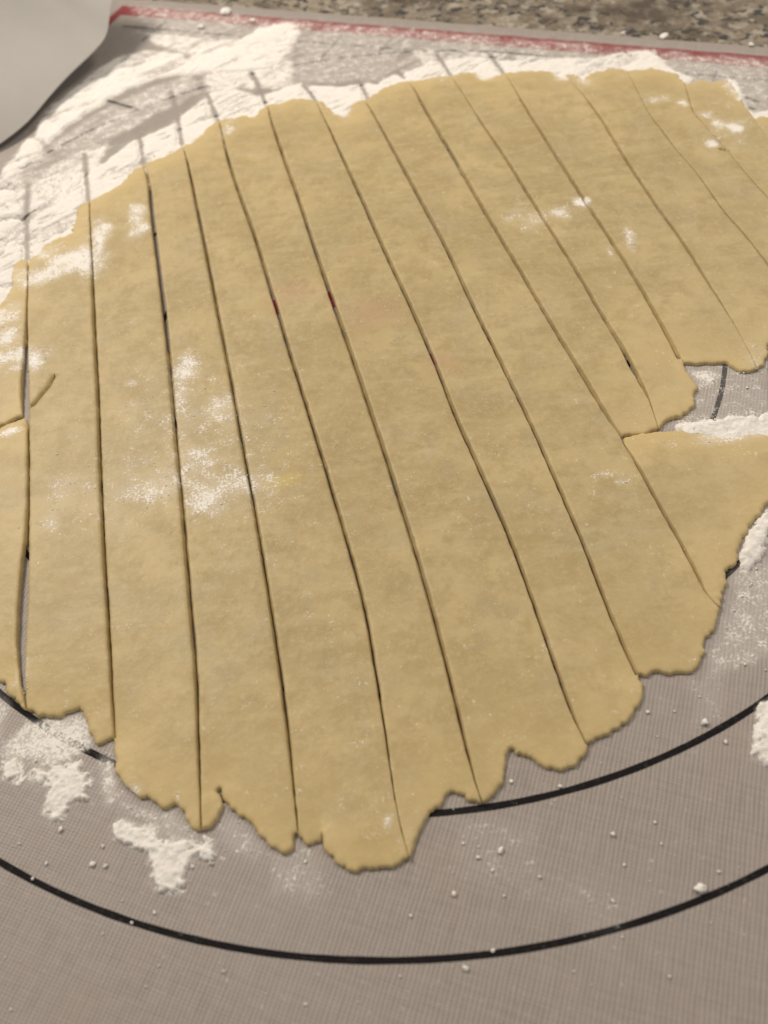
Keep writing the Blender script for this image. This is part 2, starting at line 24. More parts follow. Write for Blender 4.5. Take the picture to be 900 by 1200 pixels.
FLOUR_DOUGH = [[-0.05813,-0.03191,0.01728,0.02216,0.27],[-0.06684,-0.05119,0.0197,0.01229,0.29700000000000004],[-0.04647,-0.04573,0.01326,0.01665,0.29700000000000004],[-0.0837,-0.05421,0.00987,0.00819,0.243],[0.05588,0.039,0.01316,0.00977,0.21600000000000003],[0.1214,0.08193,0.01128,0.01633,0.27],[-0.0993,0.04599,0.01426,0.01346,0.3375],[-0.01012,-0.14396,0.00474,0.00381,0.18900000000000003],[-0.10816,0.00136,0.0103,0.00741,0.405],[-0.05748,-0.01237,0.00439,0.00683,0.675],[-0.05911,-0.02218,0.00286,0.00841,0.6075],[-0.04752,-0.02887,0.00604,0.00689,0.5670000000000001],[-0.06238,-0.05324,0.01003,0.00712,0.648],[-0.05302,-0.04618,0.00887,0.00961,0.54],[-0.05044,-0.05773,0.00558,0.00693,0.7425000000000002],[-0.04092,-0.05641,0.00857,0.00803,0.513],[-0.08626,-0.0511,0.00488,0.00561,0.405],[-0.08883,-0.06015,0.0026,0.00322,0.54],[-0.08204,-0.05033,0.00444,0.00562,0.35100000000000003],[-0.09496,0.04429,0.00853,0.0081,1],[-0.08993,0.05565,0.0035,0.00942,1],[-0.10117,0.03974,0.00846,0.00533,0.675],[-0.07798,0.06727,0.00357,0.00646,1],[-0.07692,0.05786,0.00292,0.00574,0.675],[-0.10951,0.00195,0.00981,0.00338,1],[-0.10166,-0.00223,0.00306,0.00367,0.81],[-0.10919,0.03905,0.01128,0.00621,0.7425000000000002],[-0.11471,0.02142,0.00544,0.00736,0.54],[-0.1124,0.01133,0.00424,0.00393,0.675],[-0.10741,-0.00305,0.00255,0.00147,0.81],[0.04919,0.03939,0.00689,0.00538,0.5670000000000001],[0.05828,0.04132,0.00266,0.00364,0.81],[0.06593,0.045,0.00214,0.00279,0.945],[0.07543,0.02398,0.00177,0.00551,0.945],[0.06789,0.01897,0.00125,0.00373,0.54],[0.04625,0.03539,0.00211,0.00221,0.675],[0.0487,-0.06888,0.0014,0.00131,0.81],[0.04498,-0.06566,0.00282,0.00133,0.54],[0.11415,0.09713,0.00176,0.00236,1],[0.11908,0.08767,0.00287,0.00285,1],[0.12084,0.08206,0.00227,0.00446,1],[0.12529,0.07766,0.00252,0.0033,1],[0.11497,0.0694,0.00221,0.00265,0.945],[0.13431,0.10423,0.00295,0.0061,0.675],[0.13502,0.09908,0.00263,0.00301,1],[0.10635,0.10197,0.00475,0.00359,0.4725],[-0.06233,-0.12906,0.00273,0.00171,0.6075],[-0.00625,0.11952,0.00323,0.00492,0.81],[0.07681,0.12821,0.00254,0.00519,0.81],[0.08424,0.12245,0.00313,0.0051,0.675],[0.04929,0.13477,0.00325,0.00396,0.81],[-0.10563,0.0517,0.00755,0.0047,0.6075],[0.07968,-0.05792,0.01012,0.00256,0.81],[-0.10551,-0.02761,0.00287,0.00162,1],[-0.07281,-0.01497,0.00195,0.00137,0.675],[-0.07019,-0.02366,0.00238,0.00164,0.405],[-0.04839,0.11654,0.00326,0.00606,0.6075],[0.03417,0.13975,0.0066,0.00534,0.405],[-0.01384,-0.14119,0.00128,0.00094,0.81],[0.02261,-0.10882,0.00177,0.00101,0.3375],[0.09349,-0.03078,0.00436,0.00658,0.3375],[-0.08888,-0.10067,0.00153,0.00417,0.405]]
CRUMBS = [[0.03951,-0.15864,0.00131,0.00093],[0.00614,-0.14839,0.00085,0.00048],[-0.00302,-0.16677,0.00066,0.00044],[0.00201,-0.16453,0.00052,0.00032],[0.02679,-0.1478,0.00049,0.0004],[0.0018,-0.14911,0.00046,0.0003],[-0.00338,-0.15486,0.00051,0.00043],[0.01918,-0.13803,0.00045,0.00033],[0.04964,-0.12879,0.0009,0.00072],[0.02396,-0.15893,0.00038,0.00028],[0.01227,-0.15367,0.00036,0.00029],[-0.07627,-0.13525,0.00067,0.0005],[-0.06934,-0.14248,0.00065,0.00047],[-0.06688,-0.14305,0.00042,0.00031],[-0.06776,-0.13939,0.00043,0.00032],[0.03948,-0.12538,0.0004,0.00037],[0.05239,-0.13317,0.00048,0.00035],[0.04346,-0.15621,0.00038,0.00029],[-0.07815,-0.14135,0.00036,0.00032],[-0.061,-0.15353,0.00031,0.00029],[-0.08033,-0.14386,0.00033,0.00028],[-0.05221,0.21967,0.00395,0.00306],[-0.06279,0.20789,0.00175,0.00202],[-0.04038,0.20798,0.00174,0.00169],[0.10836,0.15689,0.00119,0.00117],[0.12325,0.15159,0.00293,0.0013],[0.15241,0.13618,0.00156,0.00098]]
REDS = [[[-0.03394,0.01626],[-0.0302,-0.0013]],[[-0.01695,0.01723],[-0.01429,-0.00257]],[[0.00946,-0.01489],[0.01203,-0.02587]],[[0.0265,-0.01106],[0.02845,-0.01914]]]
SHEET_EDGE = [[-0.08937,0.22129,0.022],[-0.09635,0.2059,0.018],[-0.09737,0.19306,0.014],[-0.09874,0.18708,0.01],[-0.10378,0.17606,0.008],[-0.10994,0.1683,0.0055],[-0.11584,0.15829,0.0035],[-0.12092,0.1475,0.002],[-0.12537,0.13572,0.0012],[-0.13168,0.12625,0.001],[-0.1405,0.11852,0.001],[-0.15379,0.10689,0.001]]
CAM = {'loc': [-0.00797, -0.19369, 0.16316], 'right': [0.993461, -0.090419, -0.069709], 'up': [0.11417, 0.786784, 0.606577], 'fw': [0.0, 0.610569, -0.791963], 'f': 1.12131, 'r1': 0.165, 'r2': 0.1404}
MAT = {'ang': -0.41655}

# ---------------------------------------------------------------- camera, world, lamps, exposure
scene = bpy.context.scene
COL = scene.collection
rt, up, fw = (Vector(CAM[k]) for k in ('right', 'up', 'fw'))
cam = bpy.data.cameras.new('camera')
cam.sensor_fit = 'HORIZONTAL'
cam.sensor_width = 36
cam.lens = 36 * CAM['f']
cam.clip_start, cam.clip_end = 0.01, 20
cam.dof.use_dof = True
FOCUS = Vector((0.0, -0.060, 0.0))
cam.dof.focus_distance = (FOCUS - Vector(CAM['loc'])).dot(fw)
cam.dof.aperture_fstop = 21
cam_o = bpy.data.objects.new('camera', cam)
COL.objects.link(cam_o)
M = Matrix((rt, up, -fw)).transposed().to_4x4()
M.translation = Vector(CAM['loc'])
cam_o.matrix_world = M
scene.camera = cam_o

world = bpy.data.worlds.new('World')
scene.world = world
world.use_nodes = True
bg = world.node_tree.nodes['Background']
bg.inputs[0].default_value = (1.0, 0.93, 0.84, 1)
bg.inputs[1].default_value = 0.42

def area(name, loc, target, size, power, color):
    l = bpy.data.lights.new(name, 'AREA')
    l.shape, l.size, l.energy, l.color = 'DISK', size, power, color
    o = bpy.data.objects.new(name, l)
    o.location = loc
    o.rotation_euler = (Vector(target) - Vector(loc)).to_track_quat('-Z', 'Y').to_euler()
    COL.objects.link(o)
area('area_lamp', (-0.46, 0.50, 0.74), (0, 0.05, 0), 0.26, 8.2, (1.0, 0.905, 0.785))
area('area_lamp', (0.50, 0.42, 0.72), (0.08, 0.05, 0), 0.24, 3.0, (1.0, 0.90, 0.77))  # unseen second lamp, added to brighten the far right side

scene.view_settings.view_transform = 'Standard'
scene.view_settings.look = 'None'
scene.view_settings.exposure = -0.06
scene.view_settings.gamma = 1.0
scene.view_settings.use_curve_mapping = False

# ---------------------------------------------------------------- numeric helpers
def vnoise(x, y, scale, seed):
    """smooth value noise in -1..1 with cells of `scale` metres"""
    r = np.random.default_rng(seed).uniform(-1, 1, (256, 256))
    x = np.asarray(x) / scale + 1000.37; y = np.asarray(y) / scale + 1000.71
    i = np.floor(x).astype(int); j = np.floor(y).astype(int)
    fx = x - i; fy = y - j
    fx = fx * fx * (3 - 2 * fx); fy = fy * fy * (3 - 2 * fy)
    g = lambda a, b: r[a % 256, b % 256]
    return (g(i, j) * (1 - fx) + g(i + 1, j) * fx) * (1 - fy) + (g(i, j + 1) * (1 - fx) + g(i + 1, j + 1) * fx) * fy

def fbm(x, y, scale, seed, octs=4, gain=0.55):
    s = 0; a = 1; t = 0
    for k in range(octs):
        s = s + a * vnoise(x, y, scale / 2 ** k, seed + k); t += a; a *= gain
    return s / t

def seg_dist(P, A, B):
    """distance of each point to the nearest of the segments A-B, with that segment's index"""
    best = np.full(len(P), 1e9); idx = np.zeros(len(P), int)
    for s in range(0, len(P), 4000):
        Q = P[s:s + 4000]
        d = B - A
        L = np.maximum((d * d).sum(1), 1e-14)
        t = np.clip(((Q[:, None, :] - A[None]) * d[None]).sum(2) / L[None], 0, 1)
        e = Q[:, None, :] - (A[None] + t[..., None] * d[None])
        q = (e * e).sum(2)
        k = q.argmin(1)
        best[s:s + 4000] = np.sqrt(q[np.arange(len(Q)), k]); idx[s:s + 4000] = k
    return best, idx

def inside(P, poly):
    x, y = P[:, 0], P[:, 1]
    c = np.zeros(len(P), bool)
    n = len(poly)
    for i in range(n):
        x1, y1 = poly[i]; x2, y2 = poly[(i + 1) % n]
        if y1 == y2: continue
        m = (y1 > y) != (y2 > y)
        c ^= m & (x < (x2 - x1) * (y - y1) / (y2 - y1) + x1)
    return c

def smooth(e0, e1, x):
    t = np.clip((x - e0) / (e1 - e0), 0, 1)
    return t * t * (3 - 2 * t)

def poly_level(P, poly, soft):
    poly = np.array(poly)
    lo, hi = poly.min(0) - 2 * soft, poly.max(0) + 2 * soft
    m = ((P > lo) & (P < hi)).all(1)
    out = np.zeros(len(P))
    if m.any():
        Q = P[m]
        d, _ = seg_dist(Q, poly, np.roll(poly, -1, 0))
        d = np.where(inside(Q, poly), d, -d)
        out[m] = smooth(-soft, soft, d)
    return out

def line_level(P, line, w):
    line = np.array(line)
    lo, hi = line.min(0) - 3 * w, line.max(0) + 3 * w
    m = ((P > lo) & (P < hi)).all(1)
    out = np.zeros(len(P))
    if m.any():
        d, _ = seg_dist(P[m], line[:-1], line[1:])
        out[m] = np.exp(-(d / w) ** 2)
    return out

def mat_flour(P, only=None):
    """how thickly flour lies on the mat at each point (0 bare .. 1 solid white)"""
    F = np.full(len(P), 0.05 if only is None else 0.0)
    for k, (poly, lev, soft) in enumerate(FLOUR_MAT):
        if only is not None and k not in only: continue
        Q = P + np.stack([fbm(P[:, 0], P[:, 1], .006, 50 + k), fbm(P[:, 0], P[:, 1], .006, 90 + k)], 1) * min(.0022, soft * 1.6)
        if soft < .0012: Q = Q + np.stack([fbm(P[:, 0], P[:, 1], .0017, 250 + k, 3, .8), fbm(P[:, 0], P[:, 1], .0017, 290 + k, 3, .8)], 1) * .0013
        F = np.maximum(F, lev * poly_level(Q, poly, soft))
        if only is None and lev > .7:                       # a thin film fading out round the thick flour
            F = np.maximum(F, .62 * poly_level(Q, poly, soft * (4.5 if soft > .0012 else 3)) * (.75 + .45 * fbm(P[:, 0] * .5 + P[:, 1] * .3, P[:, 1] * .9 - P[:, 0] * .6, .006, 340 + k, 4)))
    u_ = P[:, 0] * .82 + P[:, 1] * .57; v_ = -P[:, 0] * .57 + P[:, 1] * .82
    far = smooth(.06, .10, P[:, 1] - P[:, 0] * .4)
    st = fbm(u_ / 6, v_, .0035, 610, 4, .7)
    F = F * (1 - far * (.42 if only is None else .75) * smooth(.05, .55, st + .45 * fbm(P[:, 0], P[:, 1], .012, 640, 3)))
    for l in ERASE:
        F = F * (1 - .95 * line_level(P, l, .0009 if only is None else .0014))
    for k, l in enumerate(BARE):
        Q = P + np.stack([fbm(P[:, 0], P[:, 1], .008, 150 + k), fbm(P[:, 0], P[:, 1], .008, 190 + k)], 1) * .003
        F = F * (1 - (.45 if k < 2 else .7) * line_level(Q, l, .0036 if k < 2 else .0013) * (.7 + .3 * fbm(P[:, 0], P[:, 1], .009, 33)))
    return F

def blob_level(P, blobs, seed=400):
    F = np.zeros(len(P))
    nx = fbm(P[:, 0], P[:, 1], .005, seed, 3) * .6; ny = fbm(P[:, 0], P[:, 1], .005, seed + 9, 3) * .6
    for b in blobs:
        x, y, rx, ry, lev = b[:5]
        q = np.hypot((P[:, 0] - x) / rx + nx, (P[:, 1] - y) / ry + ny)
        F = np.maximum(F, lev * (1 - smooth(.05, 1.75, q)))
    return F

# ---------------------------------------------------------------- object helpers
def mesh_obj(name, V, F, mat, parent=None, shade=True, attrs=None):
    me = bpy.data.meshes.new(name)
    me.from_pydata([tuple(map(float, v)) for v in V], [], [tuple(int(i) for i in f) for f in F])
    me.update()
    if shade:
        me.polygons.foreach_set('use_smooth', [True] * len(me.polygons))
    for k, a in (attrs or {}).items():
        at = me.attributes.new(k, 'FLOAT', 'POINT')
        at.data.foreach_set('value', np.asarray(a, np.float32))
    me.materials.append(mat)
    o = bpy.data.objects.new(name, me)
    COL.objects.link(o)
    if parent: o.parent = parent
    return o

def tag(o, label=None, cat=None, group=None, kind=None):
    for k, v in (('label', label), ('category', cat), ('group', group), ('kind', kind)):
        if v: o[k] = v
    return o

def recentre(o):
    """put the origin under the thing's middle"""
    me = o.data
    co = np.empty(len(me.vertices) * 3, np.float32); me.vertices.foreach_get('co', co)
    co = co.reshape(-1, 3); c = (co.min(0) + co.max(0)) / 2; c[2] = co[:, 2].min()
    me.vertices.foreach_set('co', (co - c).ravel()); me.update()
    o.location = c

# ---------------------------------------------------------------- materials
class NT:
    def __init__(self, name):
        self.m = bpy.data.materials.new(name); self.m.use_nodes = True
        self.t = self.m.node_tree; self.b = self.t.nodes['Principled BSDF']
    def n(self, typ, **kw):
        x = self.t.nodes.new(typ)
        for k, v in kw.items():
            if k[0] == 'i' and k[1:].isdigit(): self.put(x.inputs[int(k[1:])], v)
            else: setattr(x, k, v)
        return x
    def put(self, s, v):
        if isinstance(v, bpy.types.NodeSocket): self.t.links.new(v, s)
        else: s.default_value = v
    def math(self, op, a, b=0.0, c=0.0, clamp=False):
        x = self.n('ShaderNodeMath', operation=op, use_clamp=clamp); self.put(x.inputs[0], a); self.put(x.inputs[1], b); self.put(x.inputs[2], c); return x.outputs[0]
    def noise(self, vec, scale, detail=4, rough=.55, dist=0.0):
        x = self.n('ShaderNodeTexNoise'); self.put(x.inputs['Vector'], vec); x.inputs['Scale'].default_value = scale
        x.inputs['Detail'].default_value = detail; x.inputs['Roughness'].default_value = rough; x.inputs['Distortion'].default_value = dist
        return x.outputs['Fac']
    def ss(self, v, a, b, lo=0.0, hi=1.0):
        x = self.n('ShaderNodeMapRange', interpolation_type='SMOOTHSTEP'); self.put(x.inputs[0], v)
        for i, q in zip((1, 2, 3, 4), (a, b, lo, hi)): self.put(x.inputs[i], q)
        return x.outputs[0]
    def mix(self, f, a, b, mode='MIX'):
        x = self.n('ShaderNodeMix', data_type='RGBA', blend_type=mode)
        self.put(x.inputs[0], f); self.put(x.inputs[6], a if isinstance(a, bpy.types.NodeSocket) else (*a, 1)); self.put(x.inputs[7], b if isinstance(b, bpy.types.NodeSocket) else (*b, 1))
        return x.outputs[2]
    def attr(self, name):
        return self.n('ShaderNodeAttribute', attribute_name=name).outputs['Fac']
    def pos(self): return self.n('ShaderNodeNewGeometry').outputs['Position']
    def obj(self): return self.n('ShaderNodeTexCoord').outputs['Object']
    def bump(self, h, strength, dist):
        x = self.n('ShaderNodeBump'); x.inputs['Strength'].default_value = strength; x.inputs['Distance'].default_value = dist
        self.put(x.inputs['Height'], h); self.t.links.new(x.outputs[0], self.b.inputs['Normal'])
    def finish(self, color, rough, spec=.3):
        self.put(self.b.inputs['Base Color'], color if isinstance(color, bpy.types.NodeSocket) else (*color, 1))
        self.put(self.b.inputs['Roughness'], rough); self.b.inputs['Specular IOR Level'].default_value = spec
        return self.m

FLOUR_C = (.77, .735, .69)
def flour_cover(t, grainy=1.0):
    """thin dusting: the painted-on amount broken up by fine grain"""
    p = t.pos()
    g = t.math('MULTIPLY', t.math('SUBTRACT', t.noise(p, 1500, 3, .7), .5), 1.5 * grainy)
    g2 = t.math('MULTIPLY', t.math('SUBTRACT', t.noise(p, 330, 4, .6), .5), 1.1 * grainy)
    s = t.math('ADD', t.attr('flour'), t.math('ADD', g, g2))
    sp = t.ss(s, .26, .80)
    film = t.math('MULTIPLY', t.ss(t.attr('flour'), .02, 1.0), .55)
    return t.math('MAXIMUM', sp, film)

# dough
t = NT('raw_dough'); p = t.pos()
big = t.noise(p, 42, 3, .5); mid = t.noise(p, 160, 4, .6); fine = t.noise(p, 1900, 3, .6); streak = t.n('ShaderNodeMapping'); t.put(streak.inputs[0], p); streak.inputs[3].default_value = (60, 260, 60)
st = t.noise(streak.outputs[0], 1.0, 3, .6)
c = t.mix(t.ss(big, .34, .68), (.378, .292, .142), (.472, .366, .184))
c = t.mix(t.math('MULTIPLY', t.ss(mid, .42, .66), .68), c, (.335, .250, .112))
c = t.mix(t.math('MULTIPLY', t.ss(t.noise(p, 75, 4, .6, .3), .48, .70), .48), c, (.378, .312, .190))
c = t.mix(t.math('MULTIPLY', t.ss(st, .48, .72), .42), c, (.490, .402, .225))
c = t.mix(t.math('MULTIPLY', t.ss(t.noise(p, 520, 4, .7), .47, .70), .45), c, (.490, .405, .235))
c = t.mix(t.math('MULTIPLY', t.ss(t.noise(p, 300, 5, .7, .5), .50, .72), .45), c, (.300, .222, .100))
c = t.mix(t.math('MULTIPLY', t.ss(fine, .52, .80), .35), c, (.54, .47, .31))
c = t.mix(t.math('MULTIPLY', t.attr('outer_glow'), .48), c, (.545, .408, .188))  # warm glow of the dough towards its torn outline, painted into the colour
c = t.mix(t.math('MULTIPLY', t.attr('rim'), .5), c, (.570, .440, .215))  # light scattered in the thin rim, painted as a paler yellow
c = t.mix(t.math('MULTIPLY', t.attr('pink'), .40), c, (.45, .28, .18))  # red print glowing through from below, painted into the dough colour
c = t.mix(t.math('MULTIPLY', t.attr('yellow'), .6), c, (.52, .40, .10))
c = t.mix(t.math('MULTIPLY', t.attr('grey'), .3), c, (.34, .32, .19))
fl = flour_cover(t, 1.25)
c = t.mix(fl, c, FLOUR_C)
h = t.math('ADD', t.math('ADD', t.math('MULTIPLY', t.noise(p, 130, 3, .5), 1.2), t.noise(p, 520, 5, .62)), t.math('MULTIPLY', fl, .6))
t.bump(h, .17, .0007)
t.b.inputs['Subsurface Weight'].default_value = .12
t.b.inputs['Subsurface Radius'].default_value = (1.0, .6, .25)
t.b.inputs['Subsurface Scale'].default_value = .0018
DOUGH = t.finish(c, t.ss(fl, 0, 1, .50, .95), .28)

# silicone mat with glass weave
t = NT('woven_silicone'); o = t.obj(); p = t.pos()
sep = t.n('ShaderNodeSeparateXYZ'); t.put(sep.inputs[0], o)
wob = t.math('MULTIPLY', t.math('SUBTRACT', t.noise(o, 90, 2), .5), .0007)
def thread(axis, period, ph):
    return t.math('SINE', t.math('MULTIPLY', t.math('ADD', sep.outputs[axis], wob), 2 * math.pi / period))
warp = thread(0, .00082, 0); weft = thread(1, .00060, 0)
irr = t.n('ShaderNodeMapping'); t.put(irr.inputs[0], o); irr.inputs[3].default_value = (1500, 130, 1)
irw = t.n('ShaderNodeMapping'); t.put(irw.inputs[0], o); irw.inputs[3].default_value = (130, 1300, 1)
wv = t.math('ADD', t.math('MULTIPLY', warp, .42), t.math('MULTIPLY', weft, .17))
wv = t.math('ADD', wv, t.math('MULTIPLY', t.math('SUBTRACT', t.noise(irr.outputs[0], 1, 2), .5), 1.1))
wv = t.math('ADD', wv, t.math('MULTIPLY', t.math('SUBTRACT', t.noise(irw.outputs[0], 1, 2), .5), .9))
c = t.mix(t.ss(wv, -1.0, 1.0), (.212, .180, .160), (.362, .318, .287))
c = t.mix(t.math('MULTIPLY', t.ss(t.noise(o, 28, 4), .42, .68), .35), c, (.31, .280, .268))
c = t.mix(t.math('MULTIPLY', t.ss(t.noise(o, 75, 3), .52, .72), .25), c, (.31, .255, .222))
fl = flour_cover(t, 1.0)
c = t.mix(fl, c, FLOUR_C)
t.bump(t.math('ADD', t.math('MULTIPLY', wv, .5), t.math('MULTIPLY', fl, 1.2)), .30, .00025)
SILICONE = t.finish(c, t.ss(fl, 0, 1, .48, .95), .35)

def print_mat(name, col, worn):
    t = NT(name); o = t.obj()
    fl = flour_cover(t, .9)
    c = t.mix(t.math('MULTIPLY', t.ss(t.noise(o, 900, 3, .7), .52, .75), worn), col, (.34, .30, .275))
    return t.finish(t.mix(fl, c, FLOUR_C), .75, .12)
BLACK_INK = print_mat('black_ink', (.008, .007, .008), .07)
GREY_INK = print_mat('faded_black_ink', (.10, .09, .09), .6)
RED_INK = print_mat('red_ink', (.20, .026, .032), .35)

t = NT('flour'); p = t.pos()
n1 = t.noise(p, 900, 5, .65)
c = t.mix(t.ss(n1, .3, .7), (.73, .695, .65), (.81, .78, .74))
t.bump(n1, .6, .0009)
t.b.inputs['Subsurface Weight'].default_value = .5
t.b.inputs['Subsurface Radius'].default_value = (1, .9, .8)
t.b.inputs['Subsurface Scale'].default_value = .0008
FLOUR = t.finish(c, .95, .1)
t = NT('flour_grain')
GRAIN = t.finish((.80, .77, .73), .95, .05)

t = NT('granite'); p = t.pos()
mp = t.n('ShaderNodeMapping'); t.put(mp.inputs[0], p); mp.inputs[3].default_value = (1, 1, 1)
a = t.noise(p, 60, 8, .75, .8); b2 = t.noise(p, 210, 6, .75, .6)
vo = t.n('ShaderNodeTexVoronoi', feature='F1'); t.put(vo.inputs['Vector'], p); vo.inputs['Scale'].default_value = 290
wrp = t.n('ShaderNodeTexNoise'); t.put(wrp.inputs['Vector'], p); wrp.inputs['Scale'].default_value = 180
vm = t.n('ShaderNodeVectorMath', operation='MULTIPLY_ADD'); t.put(vm.inputs[0], wrp.outputs['Color']); vm.inputs[1].default_value = (.012, .012, .012); t.put(vm.inputs[2], p); t.put(vo.inputs['Vector'], vm.outputs[0])
c = t.mix(t.ss(a, .36, .66), (.115, .088, .055), (.30, .245, .18))
c = t.mix(t.math('MULTIPLY', t.ss(b2, .48, .64), .7), c, (.08, .06, .036))
sepc = t.n('ShaderNodeSeparateColor'); t.put(sepc.inputs[0], vo.outputs['Color'])
c = t.mix(t.math('MULTIPLY', t.math('MULTIPLY', t.ss(sepc.outputs[0], .62, .74), t.ss(vo.outputs['Distance'], .85, .45)), .95), c, (.018, .016, .018))
c = t.mix(t.math('MULTIPLY', t.ss(sepc.outputs[1], .78, .88), .6), c, (.42, .38, .31))
c = t.mix(t.math('MULTIPLY', t.ss(t.noise(p, 26, 4, .6), .54, .64), .75), c, (.05, .028, .012))
GRANITE = t.finish(c, .22, .5)

t = NT('pale_paper'); p = t.pos()
c = t.mix(t.noise(p, 30, 4, .6), (.385, .368, .345), (.45, .43, .405))
t.bump(t.noise(p, 90, 3, .5), .12, .002)
t.b.inputs['Subsurface Weight'].default_value = .2
t.b.inputs['Subsurface Scale'].default_value = .002
PAPER = t.finish(c, .6, .3)

# ---------------------------------------------------------------- setting: stone worktop
bm = bmesh.new()
bmesh.ops.create_grid(bm, x_segments=24, y_segments=24, size=.5)
for v in bm.verts: v.co.z = -.0011; v.co.y += .12
ret = bmesh.ops.extrude_face_region(bm, geom=bm.faces[:])
for v in ret['geom']:
    if isinstance(v, bmesh.types.BMVert): v.co.z = -.031
bmesh.ops.recalc_face_normals(bm, faces=bm.faces[:])
me = bpy.data.meshes.new('countertop'); bm.to_mesh(me); bm.free(); me.materials.append(GRANITE)
top_o = bpy.data.objects.new('countertop', me); COL.objects.link(top_o)
tag(top_o, kind='structure')

# ---------------------------------------------------------------- the pastry mat with its printing
ANG = MAT['ang']
ca, sa = math.cos(ANG), math.sin(ANG)
def to_world(L): L = np.asarray(L, float); return np.stack([L[:, 0] * ca - L[:, 1] * sa, L[:, 0] * sa + L[:, 1] * ca], 1)
def to_mat(Wp): Wp = np.asarray(Wp, float); return np.stack([Wp[:, 0] * ca + Wp[:, 1] * sa, -Wp[:, 0] * sa + Wp[:, 1] * ca], 1)

mat_root = bpy.data.objects.new('pastry_mat', None); COL.objects.link(mat_root)
mat_root.rotation_euler = (0, 0, ANG)
mat_root.empty_display_size = .02
tag(mat_root, 'beige woven silicone pastry mat with black measuring circles and a dark red border stripe', 'pastry mat')

def grid_sheet(us, vs, z, thick):
    U, V = np.meshgrid(us, vs); nu, nv = len(us), len(vs)
    P = np.stack([U.ravel(), V.ravel(), np.full(U.size, z)], 1)
    F = []
    for j in range(nv - 1):
        for i in range(nu - 1):
            a = j * nu + i; F.append((a, a + 1, a + 1 + nu, a + nu))
    if thick:
        rim = [i for i in range(nu)] + [j * nu + nu - 1 for j in range(1, nv)] + [(nv - 1) * nu + i for i in range(nu - 2, -1, -1)] + [j * nu for j in range(nv - 2, 0, -1)]
        n0 = len(P)
        low = P[rim].copy(); low[:, 2] = z - thick
        P = np.concatenate([P, low]); m = len(rim)
        for k in range(m):
            F.append((rim[k], n0 + k, n0 + (k + 1) % m, rim[(k + 1) % m]))
    return P, F
P, F = grid_sheet(np.arange(-.2, .2401, .0009), np.concatenate([np.arange(-.28, -.0001, .0018), np.arange(0, .1866, .0009)]), 0, .0009)
mat_sheet = mesh_obj('mat_sheet', P, F, SILICONE, mat_root, attrs={'flour': mat_flour(to_world(P[:, :2]))})

def strip_mesh(name, centre, width, mat, closed=False, z=.00006):
    """a printed line: a flat ribbon along a polyline given in mat coordinates"""
    c = np.asarray(centre, float)
    if closed:
        tan = np.roll(c, -1, 0) - np.roll(c, 1, 0)
    else:
        tan = np.gradient(c, axis=0)
    tan /= np.linalg.norm(tan, axis=1)[:, None]
    nr = np.stack([-tan[:, 1], tan[:, 0]], 1)
    k = 4
    offs = np.linspace(-.5, .5, k)
    rag = 1 + .10 * vnoise(np.arange(len(c)) * .001, np.zeros(len(c)), .002, 5)
    V = np.concatenate([c + nr * (w * width * rag[:, None]) for w in offs])
    n = len(c); F = []
    for a in range(k - 1):
        for i in range(n if closed else n - 1):
            j = (i + 1) % n
            F.append((a * n + i, a * n + j, (a + 1) * n + j, (a + 1) * n + i)[::-1])
    V3 = np.concatenate([V, np.full((len(V), 1), z)], 1)
    return mesh_obj(name, V3, F, mat, mat_root, shade=False, attrs={'flour': mat_flour(to_world(V)) * .95 + .10 * (to_world(V)[:, 1] > .05) - .03})

def seg(a, b, step=.001):
    a, b = np.array(a), np.array(b); n = max(3, int(np.linalg.norm(b - a) / step))
    return a + (b - a) * np.linspace(0, 1, n)[:, None]
for r, w in ((CAM['r1'], .00118), (CAM['r2'], .0013), (.1160, .0012), (.0919, .0012), (.0675, .0012)):
    th = np.linspace(0, 2 * math.pi, 720, endpoint=False)
    strip_mesh('printed_circle', np.stack([np.cos(th), np.sin(th)], 1) * r, w, BLACK_INK, True)
# red border stripe along the far side and down the left side
strip_mesh('red_border', seg((-.1888, .1745), (.225, .1745), .0015), .0088, RED_INK)
strip_mesh('red_border', seg((-.1868, .1700), (-.1868, -.26), .002), .0040, RED_INK)
# ruler line with cross ticks inside the far border
strip_mesh('ruler_line', seg((-.178, .1598), (.22, .1612)), .0011, GREY_INK, z=.00009)
for u, low in ((-.162, .1480), (-.0790, .1443), (-.0568, .1560), (.0729, .1570), (.1400, .150)):
    strip_mesh('ruler_tick', seg((u, low), (u + .0015, .1688)), .0010, GREY_INK, z=.00012)
for a, b in (((-.163, .1021), (-.138, .0961)), ((-.1466, .0181), (-.1379, .0206)), ((-.1213, -.012), (-.1167, -.0118)), ((.085, .1474), (.0901, .1441)), ((.1027, .0129), (.1040, -.0063)), ((-.1578, .0345), (-.1563, .0398))):
    strip_mesh('measuring_mark', seg(a, b, .0008), .0013, BLACK_INK, z=.00010)
# red print that shows through the cuts
for a, b in REDS:
    q = to_mat([a, b])
    strip_mesh('red_print', seg(q[0], q[0] * .62 + q[1] * .38, .0006), .006, RED_INK, z=.00013)

# ---------------------------------------------------------------- dough strips
THICK = .0019
CUTP = [np.array(c) for c in CUTS]

def resample(P, step):
    P = np.asarray(P, float)
    d = np.r_[0, np.cumsum(np.linalg.norm(np.diff(P, axis=0), axis=1))]
    n = max(2, int(round(d[-1] / step)) + 1)
    s = np.linspace(0, d[-1], n)
    return np.stack([np.interp(s, d, P[:, k]) for k in range(P.shape[1])], 1)

def chaikin(P, it=1):
    P = np.asarray(P, float)
    for _ in range(it):
        q = P[:-1] * .75 + P[1:] * .25; r = P[:-1] * .25 + P[1:] * .75
        P = np.concatenate([P[:1], np.stack([q, r], 1).reshape(-1, P.shape[1]), P[-1:]])
    return P

